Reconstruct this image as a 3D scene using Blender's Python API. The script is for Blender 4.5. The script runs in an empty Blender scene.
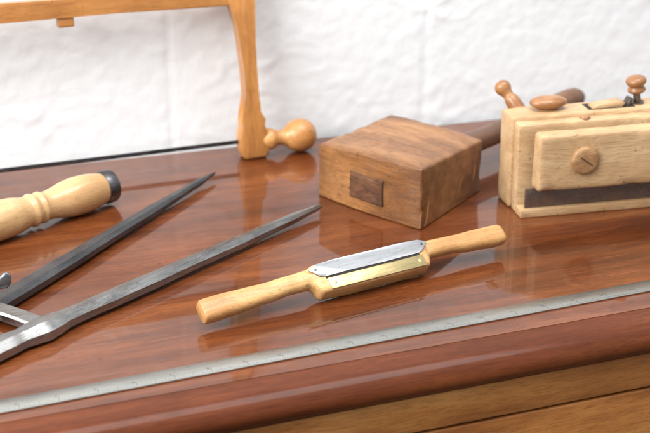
import bpy, bmesh, math, random
from mathutils import Vector, Matrix, noise
random.seed(4)
S=0.001
scene=bpy.context.scene
col=scene.collection

# ------------------------------------------------------------------ materials
def newmat(name):
    m=bpy.data.materials.new(name); m.use_nodes=True
    nt=m.node_tree; b=nt.nodes['Principled BSDF']
    return m,nt,b
def N(nt,t,**k):
    n=nt.nodes.new(t)
    for a,v in k.items():
        if a in n.inputs.keys(): n.inputs[a].default_value=v
        else: setattr(n,a,v)
    return n
def ramp(nt,stops,interp='LINEAR'):
    r=nt.nodes.new('ShaderNodeValToRGB'); r.color_ramp.interpolation=interp
    e=r.color_ramp.elements
    while len(e)<len(stops): e.new(0.5)
    for i,(p,c) in enumerate(stops):
        e[i].position=p
        e[i].color=(c[0],c[1],c[2],1) if hasattr(c,'__len__') else (c,c,c,1)
    return r
def mixc(nt,a,b,fac,mode='MIX'):
    m=nt.nodes.new('ShaderNodeMix'); m.data_type='RGBA'; m.blend_type=mode
    L=nt.links
    for s,v in ((m.inputs[0],fac),(m.inputs[6],a),(m.inputs[7],b)):
        if hasattr(v,'links'): L.new(v,s)
        elif hasattr(v,'__len__'): s.default_value=(v[0],v[1],v[2],1)
        else: s.default_value=v
    return m.outputs[2]

def wood(name,dark,mid,light,axis=0,fig=14,rough=0.45,coat=0.0,off=0.0,dirt=0.35,dirtcol=(0.03,0.015,0.008),
         pores=0.5,bump=0.25,spots=0.0,spec=0.4,coatrough=0.1,stretch=9.0,dirtscale=35,wavy=0.0,pore=1400,porelen=25,coatior=1.5,wear=0.0,scratch=0.0):
    m,nt,b=newmat(name); L=nt.links
    tc=N(nt,'ShaderNodeTexCoord')
    wn=N(nt,'ShaderNodeTexNoise',Scale=7.0,Detail=2.0); L.new(tc.outputs['Object'],wn.inputs['Vector'])
    ws=N(nt,'ShaderNodeVectorMath',operation='SCALE'); ws.inputs['Scale'].default_value=0.018; L.new(wn.outputs['Color'],ws.inputs[0])
    wa=N(nt,'ShaderNodeVectorMath',operation='ADD'); L.new(tc.outputs['Object'],wa.inputs[0]); L.new(ws.outputs[0],wa.inputs[1])
    P=wa.outputs[0]
    def mp(sc,stre,o=0.0):
        q=[sc,sc,sc]; q[axis]=sc/stre
        n=N(nt,'ShaderNodeMapping'); n.inputs['Scale'].default_value=q
        n.inputs['Location'].default_value=(off+o,off*1.7+o,off*.6)
        L.new(P,n.inputs['Vector']); return n.outputs[0]
    n1=N(nt,'ShaderNodeTexNoise',Scale=1.0,Detail=8.0,Roughness=0.68,Distortion=0.25); L.new(mp(fig*4,stretch),n1.inputs['Vector'])
    n0=N(nt,'ShaderNodeTexNoise',Scale=1.0,Detail=2.0,Roughness=0.5,Distortion=0.2); L.new(mp(fig*1.1,2.6,5.5),n0.inputs['Vector'])
    mx=N(nt,'ShaderNodeMath',operation='MULTIPLY_ADD'); L.new(n0.outputs['Fac'],mx.inputs[0]); mx.inputs[1].default_value=0.45
    ms=N(nt,'ShaderNodeMath',operation='MULTIPLY'); L.new(n1.outputs['Fac'],ms.inputs[0]); ms.inputs[1].default_value=0.7
    L.new(ms.outputs[0],mx.inputs[2]); val=mx.outputs[0]
    r=ramp(nt,[(0.43,dark),(0.57,mid),(0.71,light)]); L.new(val,r.inputs[0])
    n2=N(nt,'ShaderNodeTexNoise',Scale=1.0,Detail=3.0,Roughness=0.7)
    L.new(mp(pore,porelen,1.1),n2.inputs['Vector'])
    pr=ramp(nt,[(0.34,0.0),(0.52,1.0)]); L.new(n2.outputs['Fac'],pr.inputs[0])
    c=mixc(nt,r.outputs[0],tuple(x*0.5 for x in dark),0.0)
    inv=N(nt,'ShaderNodeMath',operation='MULTIPLY_ADD'); L.new(pr.outputs[0],inv.inputs[0]); inv.inputs[1].default_value=-pores; inv.inputs[2].default_value=pores
    L.new(inv.outputs[0],c.node.inputs[0])
    n3=N(nt,'ShaderNodeTexNoise',Scale=dirtscale,Detail=6.0,Roughness=0.65)
    L.new(tc.outputs['Object'],n3.inputs['Vector'])
    dr=ramp(nt,[(0.45,0.0),(0.72,1.0)]); L.new(n3.outputs['Fac'],dr.inputs[0])
    dm=N(nt,'ShaderNodeMath',operation='MULTIPLY'); L.new(dr.outputs[0],dm.inputs[0]); dm.inputs[1].default_value=dirt
    c=mixc(nt,c,dirtcol,dm.outputs[0])
    if wear>0:
        g=N(nt,'ShaderNodeNewGeometry'); wr=ramp(nt,[(0.50,0.0),(0.60,wear)]); L.new(g.outputs['Pointiness'],wr.inputs[0])
        c=mixc(nt,c,dirtcol,wr.outputs[0])
    if spots>0:
        v=N(nt,'ShaderNodeTexNoise',Scale=240.0,Detail=2.0); L.new(tc.outputs['Object'],v.inputs['Vector'])
        vr=ramp(nt,[(0.67,0.0),(0.74,spots)]); L.new(v.outputs['Fac'],vr.inputs[0])
        c=mixc(nt,c,tuple(x*0.3 for x in dark),vr.outputs[0])
    if scratch>0:
        for k,(ang,sc) in enumerate(((0.5,700),(-0.9,620),(1.9,900))):
            rm=N(nt,'ShaderNodeMapping'); rm.inputs['Rotation'].default_value=(0,0,ang); rm.inputs['Scale'].default_value=(sc/70,sc,sc/30); rm.inputs['Location'].default_value=(k*3.3,k,0)
            L.new(P,rm.inputs['Vector'])
            sn=N(nt,'ShaderNodeTexNoise',Scale=1.0,Detail=1.0); L.new(rm.outputs[0],sn.inputs['Vector'])
            sr=ramp(nt,[(0.75,0.0),(0.79,scratch)]); L.new(sn.outputs['Fac'],sr.inputs[0])
            c=mixc(nt,c,tuple(min(1,x*2.0+0.02) for x in light),sr.outputs[0])
    L.new(c,b.inputs['Base Color'])
    rr=N(nt,'ShaderNodeMapRange'); rr.inputs['To Min'].default_value=max(.04,rough-.1); rr.inputs['To Max'].default_value=rough+.12
    L.new(n3.outputs['Fac'],rr.inputs[0]); L.new(rr.outputs[0],b.inputs['Roughness'])
    b.inputs['Specular IOR Level'].default_value=spec
    b.inputs['Coat Weight'].default_value=coat; b.inputs['Coat Roughness'].default_value=coatrough; b.inputs['Coat IOR'].default_value=coatior
    if bump>0:
        bp=N(nt,'ShaderNodeBump',Strength=bump,Distance=0.0004)
        ad=N(nt,'ShaderNodeMath',operation='ADD'); L.new(pr.outputs[0],ad.inputs[0]); L.new(n3.outputs['Fac'],ad.inputs[1])
        L.new(ad.outputs[0],bp.inputs['Height']); L.new(bp.outputs[0],b.inputs['Normal'])
    if wavy>0:
        w1=N(nt,'ShaderNodeTexNoise',Scale=1.0,Detail=3.0); L.new(mp(60,4,2.2),w1.inputs['Vector'])
        bp2=N(nt,'ShaderNodeBump',Strength=wavy,Distance=0.0005); L.new(w1.outputs['Fac'],bp2.inputs['Height'])
        L.new(bp2.outputs[0],b.inputs['Coat Normal'])
    return m

def metal(name,c1,c2,rough=0.35,metallic=1.0,scale=60,rust=0.0,rustcol=(0.05,0.025,0.015),off=0,bump=0.2,axis=0,lines=0.3,rustpos=0.48,stretch=1.0):
    m,nt,b=newmat(name); L=nt.links
    tc=N(nt,'ShaderNodeTexCoord')
    mp=N(nt,'ShaderNodeMapping'); mp.inputs['Location'].default_value=(off,off,off)
    q=[1,1,1]; q[axis]=1/stretch; mp.inputs['Scale'].default_value=q
    L.new(tc.outputs['Object'],mp.inputs['Vector'])
    n=N(nt,'ShaderNodeTexNoise',Scale=scale,Detail=7.0,Roughness=0.7); L.new(mp.outputs[0],n.inputs['Vector'])
    r=ramp(nt,[(0.35,c1),(0.65,c2)]); L.new(n.outputs['Fac'],r.inputs[0])
    st=N(nt,'ShaderNodeMapping'); q=[1800]*3; q[axis]=40; st.inputs['Scale'].default_value=q; L.new(tc.outputs['Object'],st.inputs['Vector'])
    n2=N(nt,'ShaderNodeTexNoise',Scale=1.0,Detail=2.0); L.new(st.outputs[0],n2.inputs['Vector'])
    c=mixc(nt,r.outputs[0],tuple(x*0.4 for x in c1),0.0)
    lr=ramp(nt,[(0.5,0.0),(0.7,lines)]); L.new(n2.outputs['Fac'],lr.inputs[0]); L.new(lr.outputs[0],c.node.inputs[0])
    bh=n.outputs['Fac']
    if rust>0:
        n3=N(nt,'ShaderNodeTexNoise',Scale=scale*2.3,Detail=8.0,Roughness=0.75); L.new(mp.outputs[0],n3.inputs['Vector'])
        rr=ramp(nt,[(rustpos,0.0),(rustpos+.12,rust)]); L.new(n3.outputs['Fac'],rr.inputs[0])
        c=mixc(nt,c,rustcol,rr.outputs[0])
        ms=N(nt,'ShaderNodeMath',operation='MULTIPLY_ADD'); L.new(rr.outputs[0],ms.inputs[0]); ms.inputs[1].default_value=-0.6; ms.inputs[2].default_value=metallic
        L.new(ms.outputs[0],b.inputs['Metallic'])
        sb=N(nt,'ShaderNodeMath',operation='SUBTRACT'); L.new(n.outputs['Fac'],sb.inputs[0]); L.new(rr.outputs[0],sb.inputs[1]); bh=sb.outputs[0]
    else: b.inputs['Metallic'].default_value=metallic
    L.new(c,b.inputs['Base Color'])
    rg=N(nt,'ShaderNodeMapRange'); rg.inputs['To Min'].default_value=rough-.1; rg.inputs['To Max'].default_value=rough+.2
    L.new(n.outputs['Fac'],rg.inputs[0]); L.new(rg.outputs[0],b.inputs['Roughness'])
    bp=N(nt,'ShaderNodeBump',Strength=bump,Distance=0.0003); L.new(bh,bp.inputs['Height']); L.new(bp.outputs[0],b.inputs['Normal'])
    return m

# ------------------------------------------------------------------ mesh helpers (mm)
def finish(bm,name,mat,parent=None,smooth=True,angle=40):
    me=bpy.data.meshes.new(name)
    bmesh.ops.recalc_face_normals(bm,faces=bm.faces)
    for v in bm.verts: v.co*=S
    bm.to_mesh(me); bm.free()
    o=bpy.data.objects.new(name,me); col.objects.link(o)
    me.materials.append(mat)
    if smooth:
        for p in me.polygons: p.use_smooth=True
        me.set_sharp_from_angle(angle=math.radians(angle))
    if parent: o.parent=parent
    return o
def thing(name,label,cat,loc,rz=0.0):
    e=bpy.data.objects.new(name,None); e.empty_display_size=0.02; col.objects.link(e)
    e.location=Vector(loc)*S; e.rotation_euler=(0,0,rz)
    e["label"]=label; e["category"]=cat
    return e
def loft_bm(bm,st,seg=36,capn=True):
    rings=[]
    for x,cy,cz,ry,rz,n in st:
        ring=[]
        for i in range(seg):
            a=2*math.pi*i/seg; c,s=math.cos(a),math.sin(a)
            y=cy+ry*math.copysign(abs(c)**(2/n),c); z=cz+rz*math.copysign(abs(s)**(2/n),s)
            ring.append(bm.verts.new((x,y,z)))
        rings.append(ring)
    for a,b in zip(rings,rings[1:]):
        for i in range(seg):
            j=(i+1)%seg; bm.faces.new((a[i],a[j],b[j],b[i]))
    if capn:
        bm.faces.new(rings[0][::-1]); bm.faces.new(rings[-1])
def interp(st,step=3.0):
    out=[]
    for k in range(len(st)-1):
        p1=st[k];p2=st[k+1]
        n=max(1,int(abs(p2[0]-p1[0])/step))
        for i in range(n):
            t=i/n
            h=t*t*(3-2*t)
            out.append(tuple([p1[0]+(p2[0]-p1[0])*t]+[p1[j]+(p2[j]-p1[j])*h for j in range(1,len(p1))]))
    out.append(st[-1]); return out
def lathe(bm,prof,seg=40,M=None):
    rings=[]
    for x,r in prof:
        rings.append([bm.verts.new((x,r*math.cos(2*math.pi*i/seg),r*math.sin(2*math.pi*i/seg))) for i in range(seg)] if r>0.01 else [bm.verts.new((x,0,0))])
    for a,b in zip(rings,rings[1:]):
        for i in range(seg):
            j=(i+1)%seg
            if len(a)==1 and len(b)==1: continue
            if len(a)==1: bm.faces.new((a[0],b[j],b[i]))
            elif len(b)==1: bm.faces.new((a[i],a[j],b[0]))
            else: bm.faces.new((a[i],a[j],b[j],b[i]))
    if len(rings[0])>1: bm.faces.new(rings[0][::-1])
    if len(rings[-1])>1: bm.faces.new(rings[-1])
    if M: bmesh.ops.transform(bm,matrix=M,verts=bm.verts)
def crom(prof,k=4):
    out=[]
    for i in range(len(prof)-1):
        p0=prof[max(i-1,0)];p1=prof[i];p2=prof[i+1];p3=prof[min(i+2,len(prof)-1)]
        for j in range(k):
            t=j/k
            f=lambda a,b,c,d:0.5*((2*b)+(-a+c)*t+(2*a-5*b+4*c-d)*t*t+(-a+3*b-3*c+d)*t**3)
            out.append((f(p0[0],p1[0],p2[0],p3[0]),max(0.02,f(p0[1],p1[1],p2[1],p3[1]))))
    out.append(prof[-1]); 
    if prof[0][1]==0: out[0]=prof[0]
    return out
def box_bm(x0,x1,y0,y1,z0,z1,bev=1.0,seg=3):
    b=bmesh.new()
    r=bmesh.ops.create_cube(b,size=1.0)
    vs=r['verts']
    for v in vs:
        v.co=Vector((x0+(v.co.x+.5)*(x1-x0),y0+(v.co.y+.5)*(y1-y0),z0+(v.co.z+.5)*(z1-z0)))
    es=list({e for v in vs for e in v.link_edges})
    if bev>0:
        bmesh.ops.bevel(b,geom=es,offset=bev,segments=seg,affect='EDGES',profile=0.5)
    return b
def worn_box(x0,x1,y0,y1,z0,z1,bev=1.6,step=6.0,amp=0.6,seed=0):
    b=bmesh.new(); r=bmesh.ops.create_cube(b,size=1.0)
    for v in b.verts:
        v.co=Vector((x0+(v.co.x+.5)*(x1-x0),y0+(v.co.y+.5)*(y1-y0),z0+(v.co.z+.5)*(z1-z0)))
    for ax,(lo,hi) in enumerate(((x0,x1),(y0,y1),(z0,z1))):
        n=max(1,int((hi-lo)/step))
        es=[e for e in b.edges if abs((e.verts[0].co-e.verts[1].co)[ax])>0.9*(hi-lo)]
        bmesh.ops.subdivide_edges(b,edges=es,cuts=n,use_grid_fill=True)
    sh=[e for e in b.edges if len(e.link_faces)==2 and e.calc_face_angle()>1.0]
    bmesh.ops.bevel(b,geom=sh,offset=bev,segments=3,affect='EDGES',profile=0.5)
    c=Vector(((x0+x1)/2,(y0+y1)/2,(z0+z1)/2))
    for v in b.verts:
        nx=min(v.co.x-x0,x1-v.co.x)<bev*1.2; ny=min(v.co.y-y0,y1-v.co.y)<bev*1.2; nz=min(v.co.z-z0,z1-v.co.z)<bev*1.2
        k=nx+ny+nz
        if k>=2:
            a=max(0,noise.noise(v.co*0.07+Vector((seed,3,1))))*amp*3+abs(noise.noise(v.co*0.3+Vector((seed,0,0))))*amp*.5
            for i,f in enumerate((nx,ny,nz)):
                if f: v.co[i]+= a*0.6*(1 if v.co[i]<c[i] else -1) if not (i==2 and v.co.z<z0+3 and z0<1) else 0
    return b
def prism(bm,poly,z0,z1,bev=0,axis='Z'):
    def P3(p,h):
        return (p[0],p[1],h) if axis=='Z' else ((p[0],h,p[1]) if axis=='Y' else (h,p[0],p[1]))
    a=[bm.verts.new(P3(p,z0)) for p in poly]; b=[bm.verts.new(P3(p,z1)) for p in poly]
    n=len(poly); fs=[]
    fs.append(bm.faces.new(a[::-1])); fs.append(bm.faces.new(b))
    for i in range(n):
        j=(i+1)%n; fs.append(bm.faces.new((a[i],a[j],b[j],b[i])))
    if bev>0:
        es=set(fs[0].edges)|set(fs[1].edges)
        bmesh.ops.bevel(bm,geom=list(es),offset=bev,segments=3,affect='EDGES',profile=0.5)

# ------------------------------------------------------------------ materials in use
mahog=wood('mahogany_polish',(0.062,0.0145,0.0040),(0.125,0.0315,0.0080),(0.200,0.0570,0.0150),axis=0,fig=13,rough=0.4,spec=0.1,coat=1.0,coatior=1.43,coatrough=0.008,dirt=0.35,dirtcol=(0.045,0.011,0.0035),pores=0.6,bump=0.015,dirtscale=9,stretch=14,wavy=0.05,pore=1300,porelen=30,spots=0.45,scratch=0.3)
mahog_edge=wood('mahogany_moulding',(0.060,0.0130,0.004),(0.118,0.0285,0.0080),(0.18,0.050,0.014),axis=0,fig=9,rough=0.5,spec=0.1,coat=0.35,coatior=1.4,coatrough=0.14,dirt=0.35,dirtcol=(0.04,0.009,0.0035),pores=0.45,bump=0.04,dirtscale=20,stretch=14,off=2,pore=1300)
carc=wood('mahogany_front',(0.25,0.083,0.020),(0.44,0.172,0.045),(0.58,0.27,0.08),axis=0,fig=9,rough=0.4,spec=0.2,coat=0.5,coatrough=0.1,dirt=0.25,dirtcol=(0.15,0.038,0.011),pores=0.5,bump=0.1,dirtscale=20,stretch=8,off=5,pore=1300)
gapshade,_n,_b=newmat('painted_gap_shade'); _b.inputs['Base Color'].default_value=(0.012,0.006,0.004,1); _b.inputs['Roughness'].default_value=0.8  # near-black colour paints the shade seen in the gaps around rail and drawer
mal=wood('mallet_beech',(0.16,0.062,0.018),(0.31,0.132,0.041),(0.45,0.215,0.076),axis=1,fig=20,rough=0.37,dirt=0.8,dirtcol=(0.10,0.037,0.013),pores=0.55,bump=0.4,spots=0.7,coat=.15,off=1.3,dirtscale=15,stretch=10,pore=1200,porelen=18,wear=0.8,scratch=0.35)
ten=wood('mallet_tenon',(0.05,0.02,0.009),(0.12,0.046,0.018),(0.20,0.088,0.036),axis=1,fig=30,rough=0.5,dirt=0.6,dirtcol=(0.035,0.015,0.008),pores=0.6,bump=0.8,off=3.3,stretch=2,wear=0.6)
malh=wood('mallet_handle_wood',(0.07,0.029,0.014),(0.14,0.060,0.027),(0.23,0.108,0.05),axis=0,fig=18,rough=0.35,coat=0.2,dirt=0.4,pores=0.4,bump=0.3,off=7.3)
box1=wood('boxwood_spokeshave',(0.42,0.195,0.060),(0.57,0.30,0.108),(0.67,0.405,0.165),axis=0,fig=20,rough=0.32,coat=0.25,dirt=0.5,dirtcol=(0.30,0.12,0.034),pores=0.45,bump=0.25,spots=0.5,off=2.3,dirtscale=22,stretch=16,wear=0.25)
box2=wood('boxwood_turned',(0.50,0.28,0.12),(0.63,0.40,0.19),(0.73,0.51,0.27),axis=0,fig=14,rough=0.28,coat=0.4,dirt=0.45,dirtcol=(0.34,0.16,0.06),pores=0.35,bump=0.15,spots=0.4,off=9.3,dirtscale=20,stretch=16,wear=0.25)
plw=wood('plane_beech',(0.41,0.235,0.108),(0.545,0.35,0.18),(0.65,0.455,0.255),axis=0,fig=13,rough=0.42,coat=0.1,dirt=0.6,dirtcol=(0.30,0.155,0.065),pores=0.5,bump=0.3,spots=0.6,off=4.1,dirtscale=13,stretch=14,wear=0.55,pore=1300)
plw2=wood('plane_beech_dark',(0.29,0.145,0.06),(0.43,0.235,0.105),(0.54,0.33,0.155),axis=0,fig=20,rough=0.4,coat=0.1,dirt=0.5,dirtcol=(0.14,0.06,0.024),pores=0.5,bump=0.4,spots=0.4,off=6.1,dirtscale=40,wear=0.4)
knobw=wood('turned_knob_wood',(0.22,0.09,0.03),(0.36,0.16,0.058),(0.48,0.24,0.095),axis=0,fig=20,rough=0.3,coat=0.3,dirt=0.5,dirtcol=(0.10,0.035,0.012),pores=0.4,bump=0.2,off=8.8,dirtscale=40,wear=0.3)
saww=wood('saw_frame_beech',(0.34,0.135,0.036),(0.51,0.225,0.064),(0.63,0.315,0.105),axis=0,fig=14,rough=0.33,coat=0.3,dirt=0.5,dirtcol=(0.22,0.07,0.016),pores=0.4,bump=0.25,spots=0.4,off=3.9,dirtscale=18,stretch=14)
sawwv=wood('saw_arm_beech',(0.34,0.135,0.036),(0.51,0.225,0.064),(0.63,0.315,0.105),axis=2,fig=14,rough=0.33,coat=0.3,dirt=0.5,dirtcol=(0.22,0.07,0.016),pores=0.4,bump=0.25,spots=0.4,off=5.9,dirtscale=18,stretch=14)
iron=metal('forged_iron',(0.22,0.217,0.212),(0.41,0.405,0.395),rough=0.24,rust=0.5,rustcol=(0.10,0.09,0.08),scale=55,bump=0.3,rustpos=0.5,stretch=3.2,lines=0.45)
irond=metal('forged_iron_dark',(0.09,0.09,0.095),(0.18,0.18,0.185),rough=0.26,rust=0.5,rustcol=(0.045,0.039,0.035),scale=55,bump=0.35,off=3,rustpos=0.5,stretch=3,lines=0.45)
skm=metal('worn_brown_iron',(0.13,0.105,0.09),(0.24,0.20,0.175),rough=0.38,rust=0.8,rustcol=(0.14,0.075,0.045),scale=24,bump=0.4,off=1,metallic=0.85)
blade=metal('polished_blade',(0.36,0.365,0.375),(0.54,0.545,0.555),rough=0.26,rust=0.4,rustcol=(0.16,0.14,0.125),scale=26,bump=0.15,stretch=3)
sawbl=metal('saw_blade_steel',(0.05,0.05,0.055),(0.12,0.12,0.13),rough=0.4,rust=0.4,scale=50)
brass=metal('brass_plate',(0.48,0.37,0.17),(0.64,0.52,0.28),rough=0.28,scale=45,bump=0.15,lines=0.5,rust=0.5,rustcol=(0.27,0.18,0.08),stretch=3)
rulem=metal('steel_rule_metal',(0.34,0.338,0.315),(0.50,0.497,0.465),rough=0.27,rust=0.25,rustcol=(0.25,0.24,0.215),scale=20,bump=0.03,lines=0.4,stretch=6)
engr,_n,_b=newmat('engraved_black'); _b.inputs['Base Color'].default_value=(0.07,0.067,0.06,1); _b.inputs['Roughness'].default_value=0.6
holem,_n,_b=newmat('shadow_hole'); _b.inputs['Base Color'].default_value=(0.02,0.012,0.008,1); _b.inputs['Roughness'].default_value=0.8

# ------------------------------------------------------------------ wall
def wall_y(x): return 1226-0.045*(x-137)
bm=bmesh.new()
def ridge(v): return math.exp(-(v/0.06)**2)
def wallh(x,z):
    m=max(0,noise.noise(Vector((x*.012,z*.016,3.3)))+0.25)
    d=ridge(noise.noise(Vector((x*.02+z*.006,z*.035,7.7))))*0.6*m*2
    d+=max(0,noise.noise(Vector((x*.045,z*.07,4.7)))-.05)*1.6*m
    d+=noise.noise(Vector((x*.12,z*.13,14.7)))*0.28
    return d
grid=[]
xs=[-900,-500]+[ -100+i*3.5 for i in range(320)]+[1500,2000]
zs=[-400,-100]+[-40+i*3 for i in range(110)]+[500,900]
for z in zs:
    row=[]
    for x in xs:
        d=wallh(x,z)
        for j in (298,553,880,-30):
            dd=abs(x-j-3*noise.noise(Vector((z*.02,j,0))))
            d-=1.2*math.exp(-(dd/2.6)**2)*(0.75+noise.noise(Vector((z*.04,j,4)))) if z<230 else 0
        dd=abs(z-232); d-=1.0*math.exp(-(dd/3.2)**2)
        row.append(bm.verts.new((x,wall_y(x)-d+3,z)))
    grid.append(row)
for a,b in zip(grid,grid[1:]):
    for i in range(len(a)-1): bm.faces.new((a[i],a[i+1],b[i+1],b[i]))
wm,nt,b=newmat('white_painted_masonry')
b.inputs['Base Color'].default_value=(0.815,0.838,0.85,1); b.inputs['Roughness'].default_value=0.5
tc=N(nt,'ShaderNodeTexCoord'); n=N(nt,'ShaderNodeTexNoise',Scale=60.0,Detail=6.0); nt.links.new(tc.outputs['Object'],n.inputs['Vector'])
bp=N(nt,'ShaderNodeBump',Strength=0.35,Distance=0.002); nt.links.new(n.outputs['Fac'],bp.inputs['Height']); nt.links.new(bp.outputs[0],b.inputs['Normal'])
w=finish(bm,'wall',wm,angle=180); w["kind"]="structure"
w["label"]="white painted masonry wall with uneven plaster relief"; w["category"]="wall"

# ------------------------------------------------------------------ chest of drawers
chest=thing('chest_of_drawers','polished red-brown mahogany chest top with moulded front edge','chest of drawers',(350,980,-400))
def chestpart(bm,name,mat,**k):
    for v in bm.verts: v.co-=Vector((350,980,-400))
    return finish(bm,name,mat,chest,**k)
XL,XR=-260,1150
FY=775
bm=bmesh.new()
v=[bm.verts.new(p) for p in ((XL,FY+.3,0),(XR,FY+.3,0),(XR,wall_y(XR)-5,0),(XL,wall_y(XL)-5,0),(XL,FY+.3,-18),(XR,FY+.3,-18),(XR,wall_y(XR)-5,-18),(XL,wall_y(XL)-5,-18))]
for f in ((0,1,2,3),(7,6,5,4),(0,4,5,1),(1,5,6,2),(2,6,7,3),(3,7,4,0)): bm.faces.new([v[i] for i in f])
chestpart(bm,'table_top',mahog,smooth=False)
prof=[(FY,-18),(FY,-0.25),(774.3,-0.5),(770,-0.7),(764,-1.2),(759.2,-2.1),(755,-4.0),(751.6,-6.8),(749,-10.2),(747.7,-13.8),(747.6,-16.6),(748.4,-19.3),(750.2,-21.4),(752.2,-22.5),(753.6,-22.7),(754,-24.8),(770,-24.9),(770,-18)]
bm=bmesh.new(); prism(bm,[(p[0],p[1]) for p in prof],XL,XR,axis='X')
chestpart(bm,'moulding',mahog_edge,angle=35)
bm=box_bm(XL+8,XR-8,758,769.8,-55,-26.8,0.8)
chestpart(bm,'rail',carc)
bm=box_bm(XL+14,XR-14,764,1195,-400,-25.1,0)
chestpart(bm,'carcass',gapshade,smooth=False)
bm=box_bm(-246,1136,758.5,763.9,-205,-57.4,1.6)
chestpart(bm,'drawer',carc)
bm=box_bm(XL+8,XR-8,758,763.8,-400,-209,0.8); chestpart(bm,'plinth',carc)

# ------------------------------------------------------------------ steel rule
ra=math.atan2(12,483)
rule=thing('steel_rule','long thin grey steel rule with engraved inch graduations near table edge','ruler',(10,792.3,0.2),ra)
HW=8.1
bm=box_bm(0,640,-HW,HW,0,1.0,0.25,2)
finish(bm,'rule_blade',rulem,rule)
bm=bmesh.new()
def tick(x,y0,y1,w=0.28):
    vs=[bm.verts.new(p) for p in ((x-w/2,y0,1.06),(x+w/2,y0,1.06),(x+w/2,y1,1.06),(x-w/2,y1,1.06))]; bm.faces.new(vs)
inch=25.4
for i in range(1,25*16):
    x=i*inch/16
    L=1.9
    if i%2==0:L=2.6
    if i%4==0:L=3.4
    if i%8==0:L=4.6
    if i%16==0:L=6.8
    tick(x,-HW+.3,-HW+.3+L,0.24 if i%16 else 0.36)
for i in range(1,318):
    x=i*2.0; L=1.6 if i%5 else 3.4
    tick(x,HW-.3-L,HW-.3,0.21)
for i in range(1,25):
    cu=bpy.data.curves.new('t','FONT'); cu.body=str(i); cu.size=3.4; cu.align_x='RIGHT'
    to=bpy.data.objects.new('t',cu); col.objects.link(to)
    bpy.context.view_layer.update()
    me=bpy.data.meshes.new_from_object(to.evaluated_get(bpy.context.evaluated_depsgraph_get()))
    vs=[bm.verts.new((v.co.x+i*inch-.8,v.co.y-2.4,1.06)) for v in me.vertices]
    for p in me.polygons:
        try: bm.faces.new([vs[j] for j in p.vertices])
        except ValueError: pass
    bpy.data.objects.remove(to); bpy.data.meshes.remove(me)
finish(bm,'graduations',engr,rule,smooth=False)

# ------------------------------------------------------------------ spokeshave
sa=math.radians(10.3)
shave=thing('spokeshave','pale boxwood spokeshave with steel blade and brass wear plate','spokeshave',(357,878,0),sa)
roll=Matrix.Rotation(math.radians(36),4,'X')
BX=4.0
st=[(-135,1,-2,7.2,5.2,3.4),(-134.2,1,-2,8.2,6.0,3.4),(-130,1,-2,8.6,6.3,3.2),(-112,2,-2,8.4,6.2,2.9),(-84,3.4,-2,7.6,6.0,2.6),(-60,4.6,-1.5,7.0,6.0,2.5),(-53+BX,4.8,-1,7.0,6.4,2.6),(-50+BX,3.8,-1.2,8.2,7.0,3.2),(-48+BX,1.8,-1.2,10.8,7.8,4.4),(-46.2+BX,0.9,-1.2,12.0,8.0,6.5),(-20,0.7,-1.2,12.3,8.2,8),
 (20,0.7,-1.2,12.3,8.2,8),(46.2+BX,.9,-1.2,12.0,8.0,6.5),(48+BX,1.8,-1.2,10.8,7.8,4.4),(50+BX,3.8,-1.2,8.2,6.8,3.2),(53.5+BX,4.8,-.5,7.0,6.4,2.6),(78,4.2,0,7.0,6.1,2.6),(98,3,0,7.6,6.4,2.8),(118,2,.4,8.0,6.3,3.1),(125,2,.5,7.7,5.9,3.2),(127,2,0.5,6.8,5.1,3),(127.6,2,.5,5.8,4.2,3)]
bm=bmesh.new(); loft_bm(bm,interp(st,1.0),seg=56)
for vv in bm.verts:
    vv.co+=Vector((0,1,1))*noise.noise(vv.co*0.05)*0.4
bmesh.ops.transform(bm,matrix=roll,verts=bm.verts)
LIFT=-min(v.co.z for v in bm.verts)
roll=Matrix.Translation((0,0,LIFT))@roll
bmesh.ops.translate(bm,vec=(0,0,LIFT),verts=bm.verts)
finish(bm,'stock',box1,shave,angle=55)
def shp(bm,name,mat,**k):
    bmesh.ops.transform(bm,matrix=roll@Matrix.Translation((BX,0,0)),verts=bm.verts); return finish(bm,name,mat,shave,**k)
bm=bmesh.new(); prism(bm,[(-52,8.4),(-45,1.2),(-40,0.5),(-20,0.7),(10,0.3),(41,0.6),(45,1.3),(52,8.4),(45,11.6),(30,12.2),(-30,12.2),(-45,11.6)],6.7,7.7,0.3)
shp(bm,'blade',blade)
for x in (-46.5,46.5):
    bm=box_bm(x-1.2,x+1.2,6.2,8.6,6.5,8.0,0.4); shp(bm,'tang',irond)
bm=box_bm(-40,43,-10.8,-1.2,6.3,7.45,0.4)
wp=shp(bm,'wear_plate',brass)
for x in (-36,39):
    bm=bmesh.new(); lathe(bm,[(0,1.6),(0.25,1.5),(0.3,1.3),(0.3,0)],20,Matrix.Translation((x,-6,7.4))@Matrix.Rotation(-math.pi/2,4,'Y'))
    shp(bm,'screw',brass)
bm=box_bm(-41,41,-1.3,1.5,6.1,7.3,0); shp(bm,'mouth_shade',holem,smooth=False)  # dark strip painted as the shade inside the blade opening

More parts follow.
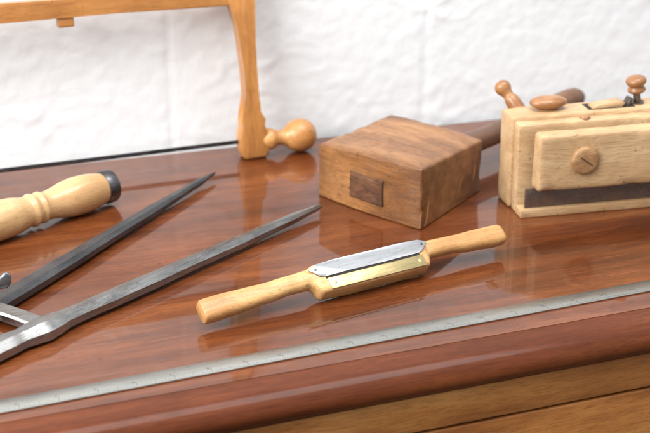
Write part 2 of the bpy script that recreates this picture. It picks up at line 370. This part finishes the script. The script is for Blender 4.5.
# ------------------------------------------------------------------ mallet
mo=Vector((413,1015,0)); ma=math.radians(26.3)
mallet=thing('mallet','worn brown wooden mallet with dark through tenon','mallet',mo,ma)
def tol(p):
    d=Vector((p[0]-mo.x,p[1]-mo.y,0)); d.rotate(Matrix.Rotation(-ma,3,'Z')); return d
A_,B_,C_,D_=[tol(p) for p in ((388,1067),(440,963),(526,1027),(478,1120))]
bm=bmesh.new(); bmesh.ops.create_cube(bm,size=2.0)
for vv in bm.verts: vv.co=Vector((vv.co.x*50,vv.co.y*55,vv.co.z*23))
bmesh.ops.subdivide_edges(bm,edges=bm.edges[:],cuts=26,use_grid_fill=True)
sharp=[e for e in bm.edges if len(e.link_faces)==2 and e.calc_face_angle()>1.0]
bmesh.ops.bevel(bm,geom=sharp,offset=1.7,segments=4,affect='EDGES',profile=0.5)
for vv in bm.verts:
    u=(vv.co.x/50+1)/2; s=vv.co.y/55; t=(s+1)/2; h=(vv.co.z/23+1)/2
    lo=B_.lerp(A_,t); hi=C_.lerp(D_,t); p=lo.lerp(hi,u)
    bul=(1-s*s)*3.0*(1-u)
    z=h*(47.5+6.5*(1-u)*(1-t))+(1-s*s)*2.4*h
    q=Vector((p.x-bul,p.y,z))
    nz=noise.noise(Vector((q.x*.05,q.y*.05,q.z*.06)))*1.0
    eu=max(0,(abs(u-.5)-.40)/.10); es_=max(0,(abs(s)-.82)/.18); eh=max(0,(abs(h-.5)-.34)/.16)
    e2=sorted((eu,es_,eh))[1]
    nz-=e2*e2*(1.3+max(0,noise.noise(Vector((q.x*.10,q.y*.10,q.z*.10+9))))*3.5)
    nrm=Vector((u-.5,s*.5,h-.5)).normalized()*0.55
    if h>0.03: q+=nrm*nz
    vv.co=q
finish(bm,'head',mal,mallet,angle=60)
bm=worn_box(-3.7,60,-20,17,11,35,1.2,3,0.9,3)
finish(bm,'tenon',ten,mallet)
bm=bmesh.new(); loft_bm(bm,interp([(85,0,25,12.5,9.5,3),(112,0,25,12.5,9.5,2.8),(160,0,26,11,9,2.5),(225,0,27,11.5,10,2.2),(278,0,29,13,11.2,2.1),(295,0,30,13,11,2),(307,0,31,11,9.6,2),(313,0,31,8,7,2),(317,0,31,3.5,3.2,2),(317.6,0,31,1,1,2)],4))
finish(bm,'handle',malh,mallet)

# ------------------------------------------------------------------ plough plane
plane=thing('plough_plane','pale beech plough plane with round boss and dark steel skate','plane',(526,957,0),math.radians(-7.6))
finish(worn_box(0,255,26.3,54,0,81,2.4,5,0.8,1),'stock',plw,plane)
finish(worn_box(2,255,14.5,26.1,0,78,1.8,5,0.6,8),'stock_cheek',plw,plane)
finish(worn_box(13,255,-7,9.4,25,74,2.8,5,0.7,12),'fence',plw,plane)
bm=box_bm(22,255,9.5,14.4,26,64,0); finish(bm,'recess_shade',holem,plane,smooth=False)  # black fill that paints the shade in the recess behind the fence
bm=box_bm(7,255,4,6.4,7.8,24.8,0.3); finish(bm,'skate',skm,plane)
finish(worn_box(2,255,0.5,14.4,0,7.6,1.0,4,0.5,5),'sole',plw,plane)
T=Matrix.Translation((53,-7,51))@Matrix.Rotation(-math.pi/2,4,'Z')
bm=bmesh.new(); lathe(bm,[(-1,12.0),(1.2,12.2),(2.6,11.8),(3.4,10.6),(3.7,8.5),(3.8,5),(3.8,0)],48,T)
for vv in bm.verts:
    vv.co+=Vector((noise.noise(vv.co*.13),0,noise.noise(vv.co*.13+Vector((9,9,9)))))*0.8+Vector((0,1,0))*noise.noise(vv.co*.25)*.5
boss=finish(bm,'boss',plw2,plane,angle=60)
bm=box_bm(-6.5,6.5,-0.3,0.2,-0.4,0.4,0); bmesh.ops.transform(bm,matrix=Matrix.Translation((53,-10.95,51))@Matrix.Rotation(math.radians(35),4,'Y'),verts=bm.verts)
sl=finish(bm,'slot',ten,boss,smooth=False)
bm=box_bm(70,112,31,47,80.4,81.3,0); finish(bm,'mortise_shade',holem,plane,smooth=False)  # dark slab on the top, painting the shade of an uncut hole
bm=bmesh.new(); prism(bm,[(73,78),(99,78),(104,84),(99,86.4),(89,85),(78,84.2),(74,82)],32.5,44,1.4,axis='Y'); finish(bm,'wedge',plw,plane,angle=50)
bm=bmesh.new(); prism(bm,[(103.5,78),(107,78),(111,87),(108.5,87.6)],33.5,43,0.4,axis='Y'); finish(bm,'cutter_iron',skm,plane,angle=50)
bm=bmesh.new(); lathe(bm,[(0,4.6),(1.2,4.6),(2.2,4.0),(2.8,2.4),(2.9,0)],28,Matrix.Translation((62,20.3,77.5))@Matrix.Rotation(-math.pi/2,4,'Y')); finish(bm,'dowel',plw2,plane)
bm=bmesh.new()
lathe(bm,crom([(0,8),(1.5,8.6),(3,12.5),(4.8,15.6),(7,16.4),(9,15),(10.8,11),(11.6,6),(11.8,0)]),40,Matrix.Translation((37,41,80.6))@Matrix.Rotation(-math.pi/2,4,'Y'))
for vv in bm.verts: vv.co.y=41+(vv.co.y-41)*.62
finish(bm,'oval_knob',knobw,plane,angle=70)
a=Vector((22,55,70)); d=Vector((-11,14,17)).normalized()
bm=bmesh.new()
lathe(bm,crom([(0,5.8),(8,6.2),(15,6.4),(20,6.0),(23,4.8),(26,5.0),(29.5,6.6),(33,7),(36,5.6),(38,3),(38.6,0)]),32,Matrix.Translation(a)@d.to_track_quat('X','Z').to_matrix().to_4x4()); finish(bm,'peg',knobw,plane,angle=70)
KM=Matrix.Translation((118,40,81))@Matrix.Rotation(math.radians(-99),4,'Y')
bm=bmesh.new(); lathe(bm,[(0,5.5),(1.2,5.5),(1.8,3.2),(11,2.8),(13,2.8)],24,KM); finish(bm,'stem',skm,plane,angle=40)
bm=bmesh.new(); lathe(bm,crom([(9,4),(10.5,6.6),(12.5,7.8),(14.5,6.6),(16,6.2),(18,8.0),(20.5,8.8),(23,7.4),(24.5,4),(25,0)]),32,KM); finish(bm,'knob',knobw,plane,angle=70)

# ------------------------------------------------------------------ dividers
hx,hy=-88,766
div=thing('dividers','large dark forged iron dividers opened on the table','dividers',(hx,hy,0))
a1=math.atan2(1135-hy,315-hx); l1=math.hypot(1135-hy,315-hx)
a2=math.atan2(1025-hy,375-hx); l2=math.hypot(1025-hy,375-hx)
def leg(prof,ang,name,mat,zc,k=0.5):
    bm=bmesh.new(); rings=[]
    for x,ry,rz in interp(prof,3):
        w=noise.noise(Vector((x*.05,ang,1)))*.45
        pts=[(-ry*.8,-rz),(ry*.8,-rz),(ry,-rz*.7),(ry,rz*.25),(ry*k,rz),(-ry*k,rz),(-ry,rz*.25),(-ry,-rz*.7)]
        rings.append([bm.verts.new((x,y+w*min(1,ry/5),z)) for y,z in pts])
    for a,b in zip(rings,rings[1:]):
        for i in range(8):
            bm.faces.new((a[i],a[(i+1)%8],b[(i+1)%8],b[i]))
    bm.faces.new(rings[0][::-1]); bm.faces.new(rings[-1])
    es=[e for e in bm.edges if len(e.link_faces)==2 and e.calc_face_angle()>0.45 and abs((e.verts[0].co-e.verts[1].co).normalized().x)>.8]
    bmesh.ops.bevel(bm,geom=es,offset=0.6,segments=3,affect='EDGES',profile=0.5)
    o=finish(bm,name,mat,div,angle=24); o.rotation_euler=(0,0,ang); o.location=(0,0,zc*S); return o
p1=[(18,10,5),(60,9.5,5),(200,8.4,5),(252,8.2,5),(290,8,4.8),(430,5.6,4),(l1-30,3.2,2.8),(l1-4,1.2,1.4),(l1,.5,.6)]
leg(p1,a1,'leg',irond,6.4,0.55)
p2=[(18,10,5),(120,10,5.5),(180,10.8,6),(205,9.8,6),(215,8.6,5.8),(224,10,6.4),(234,11.2,7.0),(244,10,6.4),(254,7.6,5.6),(266,7.0,5.4),(300,7.6,5.4),(420,6.2,4.6),(l2-40,4.4,3.6),(l2-6,2.6,2.4),(l2,1.6,1.4)]
leg(p2,a2,'leg',iron,7.4,0.4)
bm=bmesh.new(); lathe(bm,[(0,17),(1,19),(10,19),(12,17),(12.5,8),(15,7),(16,0)],40,Matrix.Rotation(-math.pi/2,4,'Y')); finish(bm,'hinge',iron,div)
bm=bmesh.new(); rings=[]
R0=236
for i in range(41):
    t=a2-math.radians(1)+(math.radians(34))*i/40
    c,s=math.cos(t),math.sin(t)
    ring=[bm.verts.new((r*c,r*s,z)) for r,z in ((R0-7,4.5),(R0+7,4.5),(R0+7,9.5),(R0+5.5,11),(R0-5.5,11),(R0-7,9.5))]
    rings.append(ring)
for a,b in zip(rings,rings[1:]):
    for i in range(6): bm.faces.new((a[i],a[(i+1)%6],b[(i+1)%6],b[i]))
bm.faces.new(rings[0][::-1]); bm.faces.new(rings[-1])
finish(bm,'wing',iron,div,angle=30)
bm=bmesh.new()
px,py=R0*math.cos(a1),R0*math.sin(a1)
lathe(bm,[(0,7),(8,7),(10,5),(16,4.5),(17,6),(19,6),(20,0)],28,Matrix.Translation((px,py,9))@Matrix.Rotation(-math.pi/2,4,'Y'))
b2=bmesh.new(); loft_bm(b2,interp([(-18,0,5,2,3.4,2),(-15,0,4,2.4,6.4,2),(-7,0,1,3,4.4,2),(0,0,0,4,4,2),(7,0,1,3,4.4,2),(15,0,4,2.4,6.4,2),(18,0,5,2,3.4,2)],1.5),seg=20)
bmesh.ops.transform(b2,matrix=Matrix.Translation((px,py,25))@Matrix.Rotation(math.radians(165),4,'Z'),verts=b2.verts)
me=bpy.data.meshes.new('x'); b2.to_mesh(me); bm.from_mesh(me); bpy.data.meshes.remove(me)
finish(bm,'wing_nut',irond,div)

# ------------------------------------------------------------------ turned handle
ha=math.atan2(46,101)
hand=thing('tool_handle','pale turned boxwood tool handle with dark metal ferrule','handle',(214,1110,0),ha)
HR=16.4
prof=[(-158,0),(-157,5),(-153,9.5),(-146,12.5),(-136,14.6),(-122,16),(-108,16.2),(-96,15.2),(-88,13.4),(-83,12.6),(-80.5,13.4),(-78.5,14),(-76.5,13.4),(-74,12.3),(-71.5,13.2),(-69.5,13.4),(-67,12.2),(-62,12.1),(-54,13.4),(-44,15.4),(-32,16.4),(-20,15.6),(-12,14),(-8,13.2)]
bm=bmesh.new(); lathe(bm,crom(prof),56,Matrix.Translation((0,0,HR))); finish(bm,'grip',box2,hand,angle=70)
bm=bmesh.new(); lathe(bm,[(-8,13),(-8,13.9),(-6.4,14.4),(1,14.4),(2.4,13.8),(2.4,11.5),(0,11),(0,0)],48,Matrix.Translation((0,0,HR))); finish(bm,'ferrule',irond,hand)

# ------------------------------------------------------------------ frame saw
saw=thing('frame_saw','orange-brown wooden frame saw leaning against white wall','saw',(365,1178,0))
saw.rotation_euler=(math.radians(-7),0,0)
def outline(bm,left,right,y0,y1,bev=2.5):
    prism(bm,left+right[::-1],y0,y1,bev,axis='Y')
lz=[0,3,10,20,27,31,36,44,60,85,110,125,138,148,160,230,262]
lx=[-10,-12.5,-14,-14.6,-13.6,-11,-8.4,-6.8,-6,-6,-7,-8.4,-11,-14,-14,-12,-8]
rx=[10,12.5,13.5,13.3,12,10,8,6.9,6.5,6.5,7.5,8.6,10,11.5,12,11,7]
sh=[0,0,0,0,0,0,0,0,-.5,-1,-2,-2.5,-3.4,-4.4,-5,-7,-8]
bm=bmesh.new()
outline(bm,[(a+s,z) for a,s,z in zip(lx,sh,lz)],[(a+s,z) for a,s,z in zip(rx,sh,lz)],-8,8,3)
finish(bm,'arm',sawwv,saw,angle=50)
bm=bmesh.new()
outline(bm,[(-530+a,z) for a,z in zip(lx,lz)],[(-530+a,z) for a,z in zip(rx,lz)],-8,8,3)
finish(bm,'arm',sawwv,saw,angle=50)
bm=bmesh.new(); poly=[(-540,143),(-300,145),(-120,145.5),(-10,143),(-10,162),(-120,161),(-300,163),(-540,160)]
prism(bm,poly,-6.5,6.5,2,axis='Y'); finish(bm,'stretcher',saww,saw,angle=30)
bm=box_bm(-171,-157,-5,5,137,146,1); finish(bm,'toggle_stub',saww,saw)
bm=bmesh.new(); lathe(bm,crom([(8,7),(13,9.5),(17,10.2),(20,9),(23,7.3),(27,7),(31,8.5),(35,12),(40,14.6),(46,15.6),(52,14.6),(57,11.5),(60.5,6.5),(61.5,0)]),40,Matrix.Translation((0,-1,16))); finish(bm,'handle',saww,saw,angle=70)
bm=bmesh.new(); lathe(bm,[(-8,6),(-14,8),(-22,8.5),(-30,6),(-32,0)],40,Matrix.Translation((-535,-1,16))); finish(bm,'handle',saww,saw,angle=60)
bm=box_bm(-518,-12,-0.7,0.3,14.5,18.2,0); finish(bm,'saw_blade',sawbl,saw,smooth=False)

# ------------------------------------------------------------------ camera
cam=bpy.data.cameras.new('camera'); co=bpy.data.objects.new('camera',cam); col.objects.link(co)
th=math.radians(69.7); p=math.radians(22.5)
F=Vector((math.cos(th),math.sin(th),0))*math.cos(p)-Vector((0,0,math.sin(p)))
co.location=(0,0,0.45); co.rotation_euler=F.to_track_quat('-Z','Y').to_euler()
cam.sensor_width=36; cam.lens=1400/650*36; cam.clip_start=0.05; cam.clip_end=50
cam.dof.use_dof=True; cam.dof.focus_distance=1.04; cam.dof.aperture_fstop=8
scene.camera=co

# ------------------------------------------------------------------ light
wd=bpy.data.worlds.new('World'); scene.world=wd; wd.use_nodes=True
nt=wd.node_tree; bg=nt.nodes['Background']
tc=N(nt,'ShaderNodeTexCoord'); sx=N(nt,'ShaderNodeSeparateXYZ'); nt.links.new(tc.outputs['Generated'],sx.inputs[0])
rp=ramp(nt,[(0.0,(0.10,0.09,0.08)),(0.48,(0.22,0.2,0.19)),(0.62,(0.62,0.65,0.68)),(1.0,(0.94,0.97,1.0))])
ma_=N(nt,'ShaderNodeMath',operation='MULTIPLY_ADD'); nt.links.new(sx.outputs['Z'],ma_.inputs[0]); ma_.inputs[1].default_value=0.5; ma_.inputs[2].default_value=0.5
nt.links.new(ma_.outputs[0],rp.inputs[0]); nt.links.new(rp.outputs[0],bg.inputs[0]); bg.inputs[1].default_value=0.95
def area(name,loc,target,sx,sy,e,c=(1,1,1)):
    l=bpy.data.lights.new(name,'AREA'); l.shape='RECTANGLE'; l.size=sx; l.size_y=sy; l.energy=e; l.color=c
    o=bpy.data.objects.new(name,l); col.objects.link(o); o.location=loc
    o.rotation_euler=(Vector(target)-Vector(loc)).to_track_quat('-Z','Y').to_euler(); return o
area('window_light',(-1.15,0.5,1.05),(0.35,1.1,0),1.4,1.0,60,(1,0.99,0.97))
area('overhead_fill',(0.5,0.62,1.75),(0.45,1.05,0.0),1.5,0.9,34,(0.98,0.99,1))  # added fill from above to brighten wall and table, no known lamp
scene.view_settings.view_transform='Standard'; scene.view_settings.look='None'; scene.view_settings.exposure=0
